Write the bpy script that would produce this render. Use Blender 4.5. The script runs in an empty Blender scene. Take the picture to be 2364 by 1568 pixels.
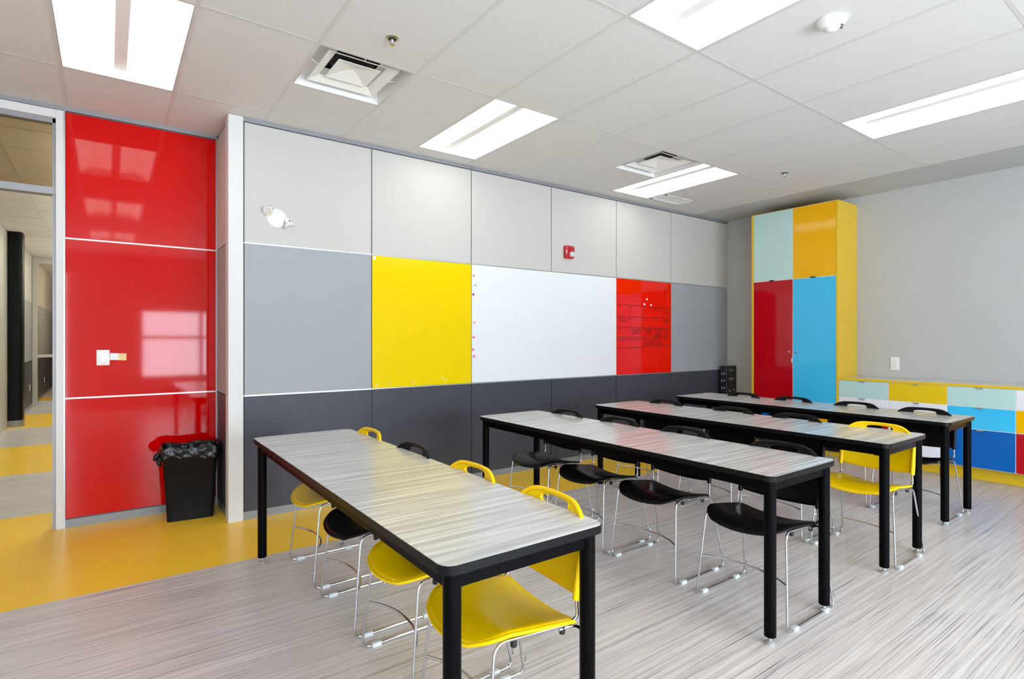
import bpy, bmesh, math, random
from mathutils import Vector, Matrix
random.seed(7)
PI = math.pi
C = bpy.context.scene.collection
HC = 1.381            # camera height
CEIL = 3.077
T = 0.6096            # ceiling module
XG, YG = 0.979, 3.212 # ceiling grid origin

# ---------------------------------------------------------------- materials
def srgb(r, g, b):
    f = lambda c: (c / 255 / 12.92) if c / 255 <= 0.04045 else ((c / 255 + 0.055) / 1.055) ** 2.4
    return (f(r), f(g), f(b), 1)

def mat(name, col, rough=0.5, metal=0.0, spec=0.5, emit=None, estr=0.0, coat=0.0):
    m = bpy.data.materials.new(name); m.use_nodes = True
    b = m.node_tree.nodes['Principled BSDF']
    b.inputs['Base Color'].default_value = col
    b.inputs['Roughness'].default_value = rough
    b.inputs['Metallic'].default_value = metal
    b.inputs['Specular IOR Level'].default_value = spec
    b.inputs['Coat Weight'].default_value = coat
    b.inputs['Coat Roughness'].default_value = 0.03
    if emit:
        b.inputs['Emission Color'].default_value = emit
        b.inputs['Emission Strength'].default_value = estr
    return m

def nodes(m): return m.node_tree.nodes, m.node_tree.links

def add_bump(m, scale, strength, dist=0.001, coord='Object'):
    n, l = nodes(m); b = n['Principled BSDF']
    tc = n.new('ShaderNodeTexCoord'); nz = n.new('ShaderNodeTexNoise'); bp = n.new('ShaderNodeBump')
    nz.inputs['Scale'].default_value = scale; nz.inputs['Detail'].default_value = 2
    bp.inputs['Strength'].default_value = strength; bp.inputs['Distance'].default_value = dist
    l.new(tc.outputs[coord], nz.inputs['Vector']); l.new(nz.outputs['Fac'], bp.inputs['Height'])
    l.new(bp.outputs['Normal'], b.inputs['Normal'])
    return m

def streak(name, base, light, dark, sx, sy, rough, amount=1.0, spec=0.5, mid=0.35, thin=0.85, dk=(0.60, 0.74)):
    """laminate / sheet vinyl with thin streaks running along world x"""
    m = mat(name, base, rough, spec=spec)
    n, l = nodes(m); b = n['Principled BSDF']
    g = n.new('ShaderNodeNewGeometry')
    def layer(scx, scy, det, lo, hi, off):
        mp = n.new('ShaderNodeMapping'); mp.inputs['Scale'].default_value = (scx, scy, 1)
        mp.inputs['Location'].default_value = (off, off * 1.7, 0)
        nz = n.new('ShaderNodeTexNoise'); nz.inputs['Scale'].default_value = 1
        nz.inputs['Detail'].default_value = det; nz.inputs['Roughness'].default_value = 0.6
        mr = n.new('ShaderNodeMapRange'); mr.inputs[1].default_value = lo; mr.inputs[2].default_value = hi
        l.new(g.outputs['Position'], mp.inputs['Vector']); l.new(mp.outputs[0], nz.inputs['Vector'])
        l.new(nz.outputs['Fac'], mr.inputs[0])
        return mr.outputs[0]
    def mix(fac, a, c, k):
        mx = n.new('ShaderNodeMix'); mx.data_type = 'RGBA'
        mm = n.new('ShaderNodeMath'); mm.operation = 'MULTIPLY'; mm.inputs[1].default_value = k
        l.new(fac, mm.inputs[0]); l.new(mm.outputs[0], mx.inputs[0])
        if isinstance(a, tuple): mx.inputs[6].default_value = a
        else: l.new(a, mx.inputs[6])
        mx.inputs[7].default_value = c
        return mx.outputs[2]
    c1 = mix(layer(sx, sy, 4, 0.42, 0.62, 3.1), base, light, 0.9 * amount)
    c2 = mix(layer(sx * 1.4, sy * 1.8, 3, 0.52, 0.70, 9.7), c1, dark, mid * amount)
    c3 = mix(layer(sx * 1.0, sy * 3.6, 3, dk[0], dk[1], 21.3), c2, dark, thin * amount)
    l.new(c3, b.inputs['Base Color'])
    return m

M = {}
M['upper_panel'] = add_bump(mat('upper_panel', (0.525, 0.515, 0.496, 1), 0.45, spec=0.3), 900, 0.05)
M['mid_panel'] = add_bump(mat('mid_panel', (0.33, 0.35, 0.375, 1), 0.45, spec=0.3), 900, 0.05)
M['dark_panel'] = add_bump(mat('dark_panel', (0.052, 0.054, 0.070, 1), 0.42, spec=0.3), 900, 0.05)
M['red_gloss'] = mat('red_gloss', (0.55, 0.0, 0.0, 1), 0.05, spec=0.36)
M['red_board'] = mat('red_board', (0.74, 0.006, 0.0, 1), 0.05, spec=0.30)
M['yellow_board'] = mat('yellow_board', (0.80, 0.60, 0.0, 1), 0.06, spec=0.25)
M['white_board'] = mat('white_board', (0.75, 0.775, 0.81, 1), 0.12, spec=0.5)
M['alu'] = mat('aluminium', (0.50, 0.51, 0.53, 1), 0.35, metal=0.85)
M['grey_trim'] = mat('grey_trim', (0.30, 0.31, 0.34, 1), 0.4, metal=0.3)
M['base_grey'] = mat('base_grey', (0.25, 0.265, 0.285, 1), 0.45, metal=0.3)
M['white_paint'] = add_bump(mat('white_post', (0.66, 0.66, 0.665, 1), 0.5), 600, 0.05)
M['wall_grey'] = add_bump(mat('wall_grey', (0.50, 0.51, 0.515, 1), 0.65, spec=0.3), 500, 0.12)
M['wall_white'] = add_bump(mat('wall_white', (0.75, 0.75, 0.73, 1), 0.7, spec=0.3), 500, 0.1)
M['reveal'] = mat('dark_reveal', (0.12, 0.12, 0.13, 1), 0.6)
M['tee'] = mat('ceiling_tee', (0.60, 0.59, 0.58, 1), 0.5)
M['white_metal'] = mat('white_metal', (0.82, 0.82, 0.81, 1), 0.4)
M['lens'] = mat('lamp_lens', (0.9, 0.9, 0.9, 1), 0.5, emit=(1.0, 0.93, 0.855, 1), estr=3.6)
M['corr_fill'] = mat('corridor_fill_glow', (0.9, 0.9, 0.9, 1), 0.5, emit=(1.0, 0.97, 0.82, 1), estr=88.0)  # glow of the added corridor uplights
M['corr_fill2'] = mat('corridor_fill_panel', (0.9, 0.9, 0.9, 1), 0.5, emit=(1.0, 0.97, 0.84, 1), estr=18.0)  # glow of the added corridor ceiling panels
M['black'] = add_bump(mat('black_powdercoat', (0.002, 0.002, 0.0025, 1), 0.28, spec=0.05), 700, 0.06)
M['edge_black'] = mat('black_edge', (0.005, 0.005, 0.006, 1), 0.32, spec=0.16)
M['chair_yellow'] = add_bump(mat('yellow_plastic', (0.90, 0.58, 0.0, 1), 0.34, spec=0.25), 420, 0.10)
M['chair_black'] = add_bump(mat('black_plastic', (0.006, 0.0055, 0.006, 1), 0.34, spec=0.16), 420, 0.10)
M['chrome'] = mat('chrome', (0.62, 0.63, 0.66, 1), 0.10, metal=1.0)
M['foot_steel'] = mat('foot_steel', (0.48, 0.48, 0.48, 1), 0.45, metal=0.5)
M['glide'] = mat('grey_glide', (0.52, 0.56, 0.56, 1), 0.5)
M['rubber'] = mat('black_rubber', (0.012, 0.012, 0.012, 1), 0.6)
M['mint'] = mat('mint_laminate', (0.47, 0.68, 0.65, 1), 0.09, spec=0.4)
M['amber'] = mat('amber_laminate', (0.84, 0.44, 0.0, 1), 0.09, spec=0.3)
M['lemon'] = mat('lemon_laminate', (0.76, 0.54, 0.015, 1), 0.12, spec=0.4)
M['cab_red'] = mat('dark_red_laminate', (0.42, 0.0, 0.006, 1), 0.08, spec=0.4)
M['sky'] = mat('sky_blue_laminate', (0.05, 0.50, 0.83, 1), 0.09, spec=0.4)
M['royal'] = mat('royal_blue_laminate', (0.0, 0.105, 0.42, 1), 0.12, spec=0.4)
M['cab_white'] = mat('white_laminate', (0.78, 0.79, 0.83, 1), 0.15, spec=0.4)
M['frame_yellow'] = mat('yellow_laminate', (0.76, 0.50, 0.015, 1), 0.3)
M['counter'] = mat('counter_laminate', (0.68, 0.68, 0.64, 1), 0.10)
M['gap'] = mat('cabinet_gap', (0.78, 0.74, 0.78, 1), 0.5)
M['pull'] = mat('brushed_pull', (0.60, 0.60, 0.58, 1), 0.35, metal=0.85)
M['white_plastic'] = mat('white_plastic', (0.84, 0.84, 0.84, 1), 0.25)
M['fire_red'] = mat('fire_red', (0.42, 0.012, 0.018, 1), 0.3)
M['clear'] = mat('clear_lens', (0.80, 0.80, 0.82, 1), 0.08, metal=0.4)
M['dark'] = mat('dark_void', (0.012, 0.012, 0.012, 1), 0.7)
M['brass'] = mat('brass', (0.56, 0.50, 0.34, 1), 0.25, metal=1.0)
M['ink'] = mat('black_marker', (0.05, 0.0, 0.0, 1), 0.5)
M['bin'] = mat('bin_plastic', (0.006, 0.006, 0.007, 1), 0.45, spec=0.15)
M['bag'] = mat('bag_plastic', (0.006, 0.005, 0.006, 1), 0.2, spec=0.3)
M['carton'] = mat('black_carton', (0.012, 0.013, 0.018, 1), 0.3)
M['print_white'] = mat('white_print', (0.55, 0.55, 0.58, 1), 0.5)
M['coral'] = mat('coral_magnet', (0.85, 0.30, 0.22, 1), 0.4)
M['pink'] = mat('pink_magnet', (0.82, 0.12, 0.36, 1), 0.4)
M['purple'] = mat('purple_magnet', (0.32, 0.05, 0.42, 1), 0.4)
M['blue'] = mat('blue_magnet', (0.05, 0.18, 0.60, 1), 0.4)
M['card_white'] = mat('card_white', (0.78, 0.79, 0.83, 1), 0.4)
M['card_yellow'] = mat('card_yellow', (0.85, 0.58, 0.16, 1), 0.4)
M['column_black'] = mat('column_black', (0.006, 0.005, 0.0045, 1), 0.4, spec=0.1)
M['corr_frame'] = mat('corridor_frame', (0.55, 0.56, 0.52, 1), 0.4, metal=0.2)
M['floor'] = streak('floor_streaked', (0.55, 0.495, 0.465, 1), (0.66, 0.615, 0.59, 1), (0.12, 0.12, 0.145, 1), 1.0, 44, 0.30, spec=0.4, mid=0.36, thin=0.85, dk=(0.57, 0.65))
M['floor_yellow'] = mat('floor_yellow', (0.66, 0.40, 0.035, 1), 0.28, spec=0.4)
M['tabletop'] = streak('tabletop_streaked', (0.44, 0.445, 0.435, 1), (0.74, 0.735, 0.71, 1), (0.23, 0.245, 0.25, 1), 1.5, 44, 0.22, spec=0.5, amount=0.85, mid=0.45, thin=0.25, dk=(0.54, 0.68))

def floor_yellow():
    m = M['floor_yellow']; n, l = nodes(m); b = n['Principled BSDF']
    g = n.new('ShaderNodeNewGeometry'); nz = n.new('ShaderNodeTexNoise'); nz.inputs['Scale'].default_value = 3
    nz.inputs['Detail'].default_value = 6
    mx = n.new('ShaderNodeMix'); mx.data_type = 'RGBA'
    mx.inputs[6].default_value = (0.86, 0.52, 0.03, 1); mx.inputs[7].default_value = (0.92, 0.59, 0.045, 1)
    l.new(g.outputs['Position'], nz.inputs['Vector']); l.new(nz.outputs['Fac'], mx.inputs[0]); l.new(mx.outputs[2], b.inputs['Base Color'])
floor_yellow()

def tile_mat():
    m = mat('ceiling_tile', (0.78, 0.775, 0.765, 1), 0.8, spec=0.2)
    n, l = nodes(m); b = n['Principled BSDF']
    g = n.new('ShaderNodeNewGeometry'); v = n.new('ShaderNodeTexVoronoi'); v.inputs['Scale'].default_value = 75
    r = n.new('ShaderNodeMapRange'); r.inputs[1].default_value = 0.10; r.inputs[2].default_value = 0.22
    nz = n.new('ShaderNodeTexNoise'); nz.inputs['Scale'].default_value = 40
    mth = n.new('ShaderNodeMath'); mth.operation = 'LESS_THAN'; mth.inputs[1].default_value = 0.47
    mu = n.new('ShaderNodeMath'); mu.operation = 'MAXIMUM'
    mx = n.new('ShaderNodeMix'); mx.data_type = 'RGBA'
    mx.inputs[6].default_value = (0.52, 0.51, 0.50, 1); mx.inputs[7].default_value = (0.675, 0.67, 0.66, 1)
    l.new(g.outputs['Position'], v.inputs['Vector']); l.new(g.outputs['Position'], nz.inputs['Vector'])
    l.new(v.outputs['Distance'], r.inputs[0]); l.new(nz.outputs['Fac'], mth.inputs[0])
    l.new(r.outputs[0], mu.inputs[0]); l.new(mth.outputs[0], mu.inputs[1])
    l.new(mu.outputs[0], mx.inputs[0]); l.new(mx.outputs[2], b.inputs['Base Color'])
    return m
M['tile'] = tile_mat()

def glass_mat(name, tint, refl=0.06):
    m = bpy.data.materials.new(name); m.use_nodes = True
    n, l = nodes(m); n.clear()
    o = n.new('ShaderNodeOutputMaterial'); t = n.new('ShaderNodeBsdfTransparent'); g = n.new('ShaderNodeBsdfGlossy')
    t.inputs[0].default_value = tint; g.inputs['Roughness'].default_value = 0.02
    mx = n.new('ShaderNodeMixShader'); lw = n.new('ShaderNodeLayerWeight'); lw.inputs[0].default_value = 0.25
    mm = n.new('ShaderNodeMath'); mm.operation = 'MULTIPLY'; mm.inputs[1].default_value = refl * 5
    l.new(lw.outputs['Fresnel'], mm.inputs[0]); l.new(mm.outputs[0], mx.inputs[0])
    l.new(t.outputs[0], mx.inputs[1]); l.new(g.outputs[0], mx.inputs[2]); l.new(mx.outputs[0], o.inputs[0])
    return m
M['glass'] = glass_mat('clear_glass', (0.95, 0.97, 0.96, 1))
M['glass_brown'] = glass_mat('bronze_glass', (0.74, 0.66, 0.54, 1))
M['glass_warm'] = glass_mat('warm_glass', (0.90, 0.84, 0.76, 1))
M['glass_dark'] = glass_mat('smoked_glass', (0.16, 0.15, 0.13, 1))

# ---------------------------------------------------------------- mesh helpers
def box(bm, x0, x1, y0, y1, z0, z1, mi=0):
    vs = [bm.verts.new((x, y, z)) for z in (z0, z1) for y in (y0, y1) for x in (x0, x1)]
    fs = [(0, 2, 3, 1), (4, 5, 7, 6), (0, 1, 5, 4), (2, 6, 7, 3), (0, 4, 6, 2), (1, 3, 7, 5)]
    out = []
    for f in fs:
        fc = bm.faces.new([vs[i] for i in f]); fc.material_index = mi; out.append(fc)
    return out

def BOX(*a):
    bm = bmesh.new(); box(bm, *a); return bm

def bev(bm, w, seg=2):
    bmesh.ops.bevel(bm, geom=list(bm.edges), offset=w, segments=seg, profile=0.5, affect='EDGES', clamp_overlap=True)
    return bm

def prism(bm, pts, z0, z1, axis='z', mi=0):
    """extrude a 2-D outline: axis z -> (x,y), axis y -> (x,z), axis x -> (y,z)"""
    def v(p, h):
        return {'z': (p[0], p[1], h), 'y': (p[0], h, p[1]), 'x': (h, p[0], p[1])}[axis]
    a = [bm.verts.new(v(p, z0)) for p in pts]; b = [bm.verts.new(v(p, z1)) for p in pts]
    n = len(pts)
    fs = [bm.faces.new(a[::-1]), bm.faces.new(b)]
    for i in range(n):
        fs.append(bm.faces.new((a[i], a[(i + 1) % n], b[(i + 1) % n], b[i])))
    for f in fs: f.material_index = mi
    bmesh.ops.recalc_face_normals(bm, faces=fs)
    return fs

def rrect(x0, x1, y0, y1, r, n=6):
    pts = []
    for cx, cy, a in ((x1 - r, y0 + r, -90), (x1 - r, y1 - r, 0), (x0 + r, y1 - r, 90), (x0 + r, y0 + r, 180)):
        for i in range(n + 1):
            t = math.radians(a + 90 * i / n)
            pts.append((cx + r * math.cos(t), cy + r * math.sin(t)))
    return pts

def lathe(bm, prof, n=32, center=(0, 0, 0), mtx=None, mi=0):
    """prof = [(radius, height)] about z"""
    rings = []
    for r, h in prof:
        ring = []
        for i in range(n):
            a = 2 * PI * i / n
            p = Vector((r * math.cos(a), r * math.sin(a), h))
            if mtx is not None: p = mtx @ p
            ring.append(bm.verts.new(p + Vector(center)))
        rings.append(ring)
    fs = []
    for a, b in zip(rings, rings[1:]):
        for i in range(n):
            fs.append(bm.faces.new((a[i], a[(i + 1) % n], b[(i + 1) % n], b[i])))
    fs.append(bm.faces.new(rings[0][::-1])); fs.append(bm.faces.new(rings[-1]))
    for f in fs: f.material_index = mi
    bmesh.ops.recalc_face_normals(bm, faces=fs)
    return bm

def fillet(pts, r, n=6):
    pts = [Vector(p) for p in pts]; out = [pts[0]]
    for i in range(1, len(pts) - 1):
        p = pts[i]; a = pts[i - 1] - p; b = pts[i + 1] - p
        rr = r[i - 1] if isinstance(r, (list, tuple)) else r
        d = min(rr, a.length * 0.49, b.length * 0.49)
        s = p + a.normalized() * d; e = p + b.normalized() * d
        for k in range(n + 1):
            t = k / n
            out.append(s * (1 - t) ** 2 + p * 2 * t * (1 - t) + e * t * t)
    out.append(pts[-1])
    return out

def tube(bm, pts, r, n=10, mi=0):
    pts = [Vector(p) for p in pts]
    tan = []
    for i in range(len(pts)):
        a = pts[max(0, i - 1)]; b = pts[min(len(pts) - 1, i + 1)]
        tan.append((b - a).normalized())
    up = Vector((0, 0, 1)) if abs(tan[0].z) < 0.9 else Vector((1, 0, 0))
    nrm = (up - tan[0] * up.dot(tan[0])).normalized()
    rings = []
    for i, p in enumerate(pts):
        nrm = (nrm - tan[i] * nrm.dot(tan[i])).normalized()
        bi = tan[i].cross(nrm)
        rr = r[i] if isinstance(r, (list, tuple)) else r
        rings.append([bm.verts.new(p + (nrm * math.cos(2 * PI * k / n) + bi * math.sin(2 * PI * k / n)) * rr) for k in range(n)])
    fs = []
    for a, b in zip(rings, rings[1:]):
        for k in range(n):
            fs.append(bm.faces.new((a[k], a[(k + 1) % n], b[(k + 1) % n], b[k])))
    fs.append(bm.faces.new(rings[0][::-1])); fs.append(bm.faces.new(rings[-1]))
    for f in fs: f.material_index = mi
    bmesh.ops.recalc_face_normals(bm, faces=fs)
    return bm

# ---------------------------------------------------------------- object helpers
def obj(name, bm, m, parent=None, smooth=False, off=None):
    """link bm as one mesh; off = the root location when bm is in world coordinates"""
    if off is not None:
        bmesh.ops.translate(bm, verts=bm.verts, vec=-Vector(off))
    me = bpy.data.meshes.new(name); bm.to_mesh(me); bm.free()
    for mm in (m if isinstance(m, (list, tuple)) else [m]): me.materials.append(mm)
    if smooth:
        for p in me.polygons: p.use_smooth = True
        try: me.set_sharp_from_angle(angle=math.radians(smooth if smooth is not True else 40))
        except Exception: pass
    o = bpy.data.objects.new(name, me); C.objects.link(o)
    if parent: o.parent = parent
    return o

def tag(o, label, cat, group=None):
    o['label'] = label; o['category'] = cat
    if group: o['group'] = group
    return o

def thing(name, label, cat, loc, group=None):
    o = bpy.data.objects.new(name, None); o.empty_display_size = 0.1
    C.objects.link(o); o.location = loc
    return tag(o, label, cat, group)

def struct(name, bm, m, parent=None, smooth=False):
    o = obj(name, bm, m, parent, smooth)
    if parent is None: o['kind'] = 'structure'
    return o

def text_bm(s, size, mtx, extrude=0.0):
    cu = bpy.data.curves.new('t', 'FONT'); cu.body = s; cu.size = size; cu.align_x = 'CENTER'; cu.align_y = 'CENTER'
    cu.extrude = extrude; cu.resolution_u = 3
    to = bpy.data.objects.new('t', cu); C.objects.link(to)
    dg = bpy.context.evaluated_depsgraph_get()
    me = bpy.data.meshes.new_from_object(to.evaluated_get(dg))
    bm = bmesh.new(); bm.from_mesh(me); bmesh.ops.transform(bm, matrix=mtx, verts=bm.verts)
    bpy.data.objects.remove(to); bpy.data.curves.remove(cu); bpy.data.meshes.remove(me)
    return bm

def merge(bm, other):
    me = bpy.data.meshes.new('tmp'); other.to_mesh(me); other.free(); bm.from_mesh(me); bpy.data.meshes.remove(me)

def stroke(bm, pts, w, y):
    """flat marker line on a wall plane y, pts = (x, z)"""
    for a, b in zip(pts, pts[1:]):
        dx, dz = b[0] - a[0], b[1] - a[1]; L = math.hypot(dx, dz) or 1e-6
        nx, nz = -dz / L * w / 2, dx / L * w / 2
        vs = [bm.verts.new((a[0] + nx, y, a[1] + nz)), bm.verts.new((b[0] + nx, y, b[1] + nz)),
              bm.verts.new((b[0] - nx, y, b[1] - nz)), bm.verts.new((a[0] - nx, y, a[1] - nz))]
        bm.faces.new(vs)

# ================================================================= ROOM SHELL
XL, XR = -1.60, 7.22        # left / right wall
YF = -3.40                  # window wall behind the camera
YB = 4.62                   # panelled wall
YR = 5.185                  # red wall (set back)
XJ0, XJ1 = -0.262, 0.735    # red wall extent
CX0, CX1 = -1.27, 0.62      # corridor extent
YE = 24.0

# floor with yellow bands
bands = [(YF, 3.78, 0), (3.78, 5.73, 1), (5.73, 7.53, 0), (7.53, 9.5, 1), (9.5, 11.42, 0), (11.42, 13.42, 1), (13.42, 15.75, 0), (15.75, 17.1, 1), (17.1, YE, 0)]
bm = bmesh.new()
for y0, y1, mi in bands:
    x0, x1 = (XL - 0.3, XR + 0.3) if y1 < 5.8 else (-4.2, 1.2)
    f = bm.faces.new([bm.verts.new(p) for p in ((x0, y0, 0), (x1, y0, 0), (x1, y1, 0), (x0, y1, 0))]); f.material_index = mi
struct('floor', bm, [M['floor'], M['floor_yellow']])

# suspended ceiling: one tile quad per bay, leaving the bays of lamps and diffusers open
xs = [XL] + [XG + T * j for j in range(-4, 10)]
xs[-1] = 6.442
ys = [YF] + [YG + 2 * T * r for r in range(-5, 2)] + [YR]
lamp_bays = [(j, r) for j in (-2, 2, 6) for r in (0, -2, -4)]    # bay between tee r and tee r+1
diff_bays = [(0, 0), (5, 0)]
GR = (5.275, 5.815, 4.165, 4.40)
bm = bmesh.new(); g = bmesh.new()
def quad(bm, x0, x1, y0, y1, z):
    bm.faces.new([bm.verts.new(p) for p in ((x0, y0, z), (x0, y1, z), (x1, y1, z), (x1, y0, z))])
TZ = CEIL + 0.0010
for i in range(len(xs) - 1):
    j = i - 5
    for k in range(len(ys) - 1):
        r = k - 6
        x0, x1, y0, y1 = xs[i], xs[i + 1], ys[k], ys[k + 1]
        if (j, r) in lamp_bays: continue
        if (j, r) in diff_bays:
            quad(bm, x0, x1, y0 + T, y1, TZ); continue
        if (j, r) == (7, 0):
            quad(bm, x0, x1, y0, GR[2], TZ); quad(bm, x0, x1, GR[3], y1, TZ)
            quad(bm, x0, GR[0], GR[2], GR[3], TZ); quad(bm, GR[1], x1, GR[2], GR[3], TZ); continue
        quad(bm, x0, x1, y0, y1, TZ)
struct('ceiling', bm, M['tile'])
hw = 0.012
for x in xs[1:-1]: box(g, x - hw, x + hw, YF, YR, CEIL, CEIL + 0.03)
for y in ys[1:-1]: box(g, XL, 6.442, y - hw, y + hw, CEIL - 0.0002, CEIL + 0.03)
for j, r in diff_bays:
    y = YG + T; box(g, XG + T * j, XG + T * (j + 1), y - hw, y + hw, CEIL - 0.0002, CEIL + 0.03)
box(g, 6.430, 6.446, YF, YB, CEIL - 0.002, CEIL + 0.03)
struct('trim_1', g, M['tee'])                                        # exposed tee grid
bm = BOX(6.446, XR + 0.2, YF, YB + 0.05, CEIL, CEIL + 0.1)
struct('ceiling_soffit', bm, M['wall_grey'])                         # painted strip by the right wall
# roof slab above, closes the shell
bm = BOX(XL - 0.3, XR + 0.3, YF - 0.3, YR + 0.2, CEIL + 0.25, CEIL + 0.35)
struct('ceiling_slab', bm, M['wall_white'])

# ---- walls
bm = BOX(XR, XR + 0.15, YF - 0.2, YB + 0.3, 0, CEIL + 0.25)
struct('wall_right', bm, M['wall_grey'])
bm = BOX(XL - 0.15, XL, YF - 0.2, YR + 0.15, 0, CEIL + 0.25)
struct('wall_left', bm, M['wall_white'])
# window wall behind the camera
W0, W1, WZ0, WZ1 = 0.55, 4.95, 0.55, 2.02
G0, G1, GZ = -1.52, -0.60, 2.75      # glazed opening added beside the window for more daylight
bm = bmesh.new()
box(bm, XL - 0.15, G0, YF - 0.2, YF, 0, CEIL + 0.25); box(bm, G1, W0, YF - 0.2, YF, 0, CEIL + 0.25); box(bm, G0, G1, YF - 0.2, YF, GZ, CEIL + 0.25); box(bm, W1, XR + 0.15, YF - 0.2, YF, 0, CEIL + 0.25)
box(bm, W0, W1, YF - 0.2, YF, 0, WZ0); box(bm, W0, W1, YF - 0.2, YF, WZ1, CEIL + 0.25)
struct('wall_front', bm, M['wall_white'])
fr = bmesh.new(); nwin = 4
for i in range(nwin + 1):
    x = W0 + (W1 - W0) * i / nwin; box(fr, x - 0.035, x + 0.035, YF - 0.14, YF - 0.04, WZ0, WZ1)
for z in (WZ0 + 0.03, 1.42, WZ1 - 0.03): box(fr, W0, W1, YF - 0.13, YF - 0.05, z - 0.03, z + 0.03)
wn = struct('window_1', fr, M['alu'])
obj('pane', BOX(W0, W1, YF - 0.095, YF - 0.089, WZ0, WZ1), M['glass'], wn)

fr = bmesh.new()
box(fr, G0, G0 + 0.07, YF - 0.14, YF - 0.06, 0, GZ); box(fr, G1 - 0.07, G1, YF - 0.14, YF - 0.06, 0, GZ)
for z0, z1 in ((0, 0.12), (2.10, 2.16), (GZ - 0.07, GZ)): box(fr, G0 + 0.07, G1 - 0.07, YF - 0.14, YF - 0.06, z0, z1)
d3 = struct('door_3', fr, M['alu'])  # added opening, brings more daylight to the left side
obj('pane', BOX(G0 + 0.07, G1 - 0.07, YF - 0.103, YF - 0.097, 0.12, GZ - 0.07), M['glass'], d3)

# panelled wall
PX = [0.838, 1.858, 2.879, 3.905, 4.922, 5.947, XR]
Z1, Z2, Z0, ZT = 0.948, 2.120, 0.060, 3.045
wb = struct('wall_back', BOX(0.80, XR + 0.15, YB + 0.012, YB + 0.30, 0, CEIL + 0.25), M['reveal'])
def panel(x0, x1, z0, z1, m, parent, y=YB, g=0.0045, th=0.012):
    return obj('wall_panel', bev(BOX(x0 + g, x1 - g, y, y + th, z0 + g, z1 - g), 0.0012, 1), m, parent)
for i in range(6):
    panel(PX[i], PX[i + 1], Z2, ZT, M['upper_panel'], wb)
    panel(PX[i], PX[i + 1], Z0, Z1, M['dark_panel'], wb)
panel(PX[0], PX[1], Z1, Z2, M['mid_panel'], wb)
panel(PX[5], PX[6], Z1, Z2, M['mid_panel'], wb)
st = bmesh.new()
box(st, PX[0], PX[1], YB - 0.003, YB + 0.012, Z2 - 0.0055, Z2 + 0.0055); box(st, PX[0], PX[1], YB - 0.003, YB + 0.012, Z1 - 0.0055, Z1 + 0.0055)
for z in (Z1, Z2): box(st, PX[1], XR, YB + 0.002, YB + 0.012, z - 0.0045, z + 0.0045)
obj('joint_strip', st, M['alu'], wb)
tr = bmesh.new()
box(tr, 0.832, XR, YB - 0.010, YB + 0.012, 3.046, 3.062); box(tr, 0.832, XR, YB - 0.004, YB + 0.012, 3.062, CEIL + 0.03)
struct('trim_2', tr, M['grey_trim'])
struct('baseboard_back', BOX(0.832, XR, YB + 0.004, YB + 0.012, 0, Z0), M['base_grey'])

# white end post and its return
PY = 4.605
struct('trim_3', bev(BOX(0.729, 0.832, PY, PY + 0.115, 0, CEIL - 0.002), 0.0015, 1), M['white_paint'])
wr = struct('wall_return', BOX(XJ1 + 0.012, 0.82, PY + 0.116, YR + 0.14, 0, CEIL + 0.25), M['reveal'])
for z0, z1, m in ((Z2, ZT, 'upper_panel'), (Z1, Z2, 'mid_panel'), (Z0, Z1, 'dark_panel')):
    obj('wall_panel', bev(BOX(XJ1, XJ1 + 0.012, PY + 0.119, YR - 0.012, z0 + 0.004, z1 - 0.004), 0.001, 1), M[m], wr)
struct('baseboard_return', BOX(XJ1 + 0.004, XJ1 + 0.012, PY + 0.116, YR, 0, Z0), M['base_grey'])

# red wall
wn2 = struct('wall_red', BOX(XJ0 + 0.004, XJ1 + 0.02, YR + 0.012, YR + 0.14, 0, CEIL + 0.25), M['reveal'])
for z0, z1 in ((Z2, ZT), (Z1, Z2), (Z0 + 0.005, Z1)):
    panel(XJ0 + 0.008, XJ1 - 0.004, z0, z1, M['red_gloss'], wn2, YR)
st = bmesh.new()
for z in (Z1, Z2): box(st, XJ0, XJ1, YR - 0.003, YR + 0.012, z - 0.0055, z + 0.0055)
box(st, XJ0, XJ0 + 0.010, YR - 0.001, YR + 0.012, 0, 3.05); box(st, XJ1 - 0.008, XJ1, YR - 0.002, YR + 0.012, 0, 3.05)
obj('joint_strip', st, M['alu'], wn2)
tr = bmesh.new()
box(tr, XL, XJ1, YR - 0.012, YR + 0.012, 3.048, 3.062); box(tr, XL, XJ1, YR - 0.005, YR + 0.012, 3.062, CEIL + 0.03)
struct('trim_4', tr, M['grey_trim'])
struct('baseboard_left', BOX(XJ0, XJ1, YR + 0.002, YR + 0.012, 0, Z0), M['base_grey'])

# doorway frame with glazed transom, left of the red wall
DX0 = -1.30
fr = bmesh.new()
box(fr, XJ0 - 0.043, XJ0, YR - 0.006, YR + 0.12, 0, 3.046)          # jamb
box(fr, DX0 - 0.05, DX0, YR - 0.006, YR + 0.12, 0, 3.046)
box(fr, DX0, XJ0 - 0.043, YR - 0.004, YR + 0.12, 2.985, 3.046)      # head
box(fr, DX0, XJ0 - 0.043, YR + 0.013, YR + 0.12, 3.046, CEIL + 0.25)
d1 = struct('door_1', bev(fr, 0.002, 1), M['white_paint'])
fr = bmesh.new()
box(fr, XJ0 - 0.063, XJ0 - 0.043, YR + 0.03, YR + 0.10, 0, 2.985)   # recessed stop
box(fr, DX0, XJ0 - 0.043, YR + 0.03, YR + 0.10, 2.955, 2.985)
box(fr, DX0, XJ0 - 0.043, YR + 0.01, YR + 0.10, 2.432, 2.482)       # transom rail
obj('door_stop', fr, M['grey_trim'], d1)
obj('transom_glass', BOX(DX0, XJ0 - 0.06, YR + 0.055, YR + 0.061, 2.482, 2.957), M['glass_brown'], d1)
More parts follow.
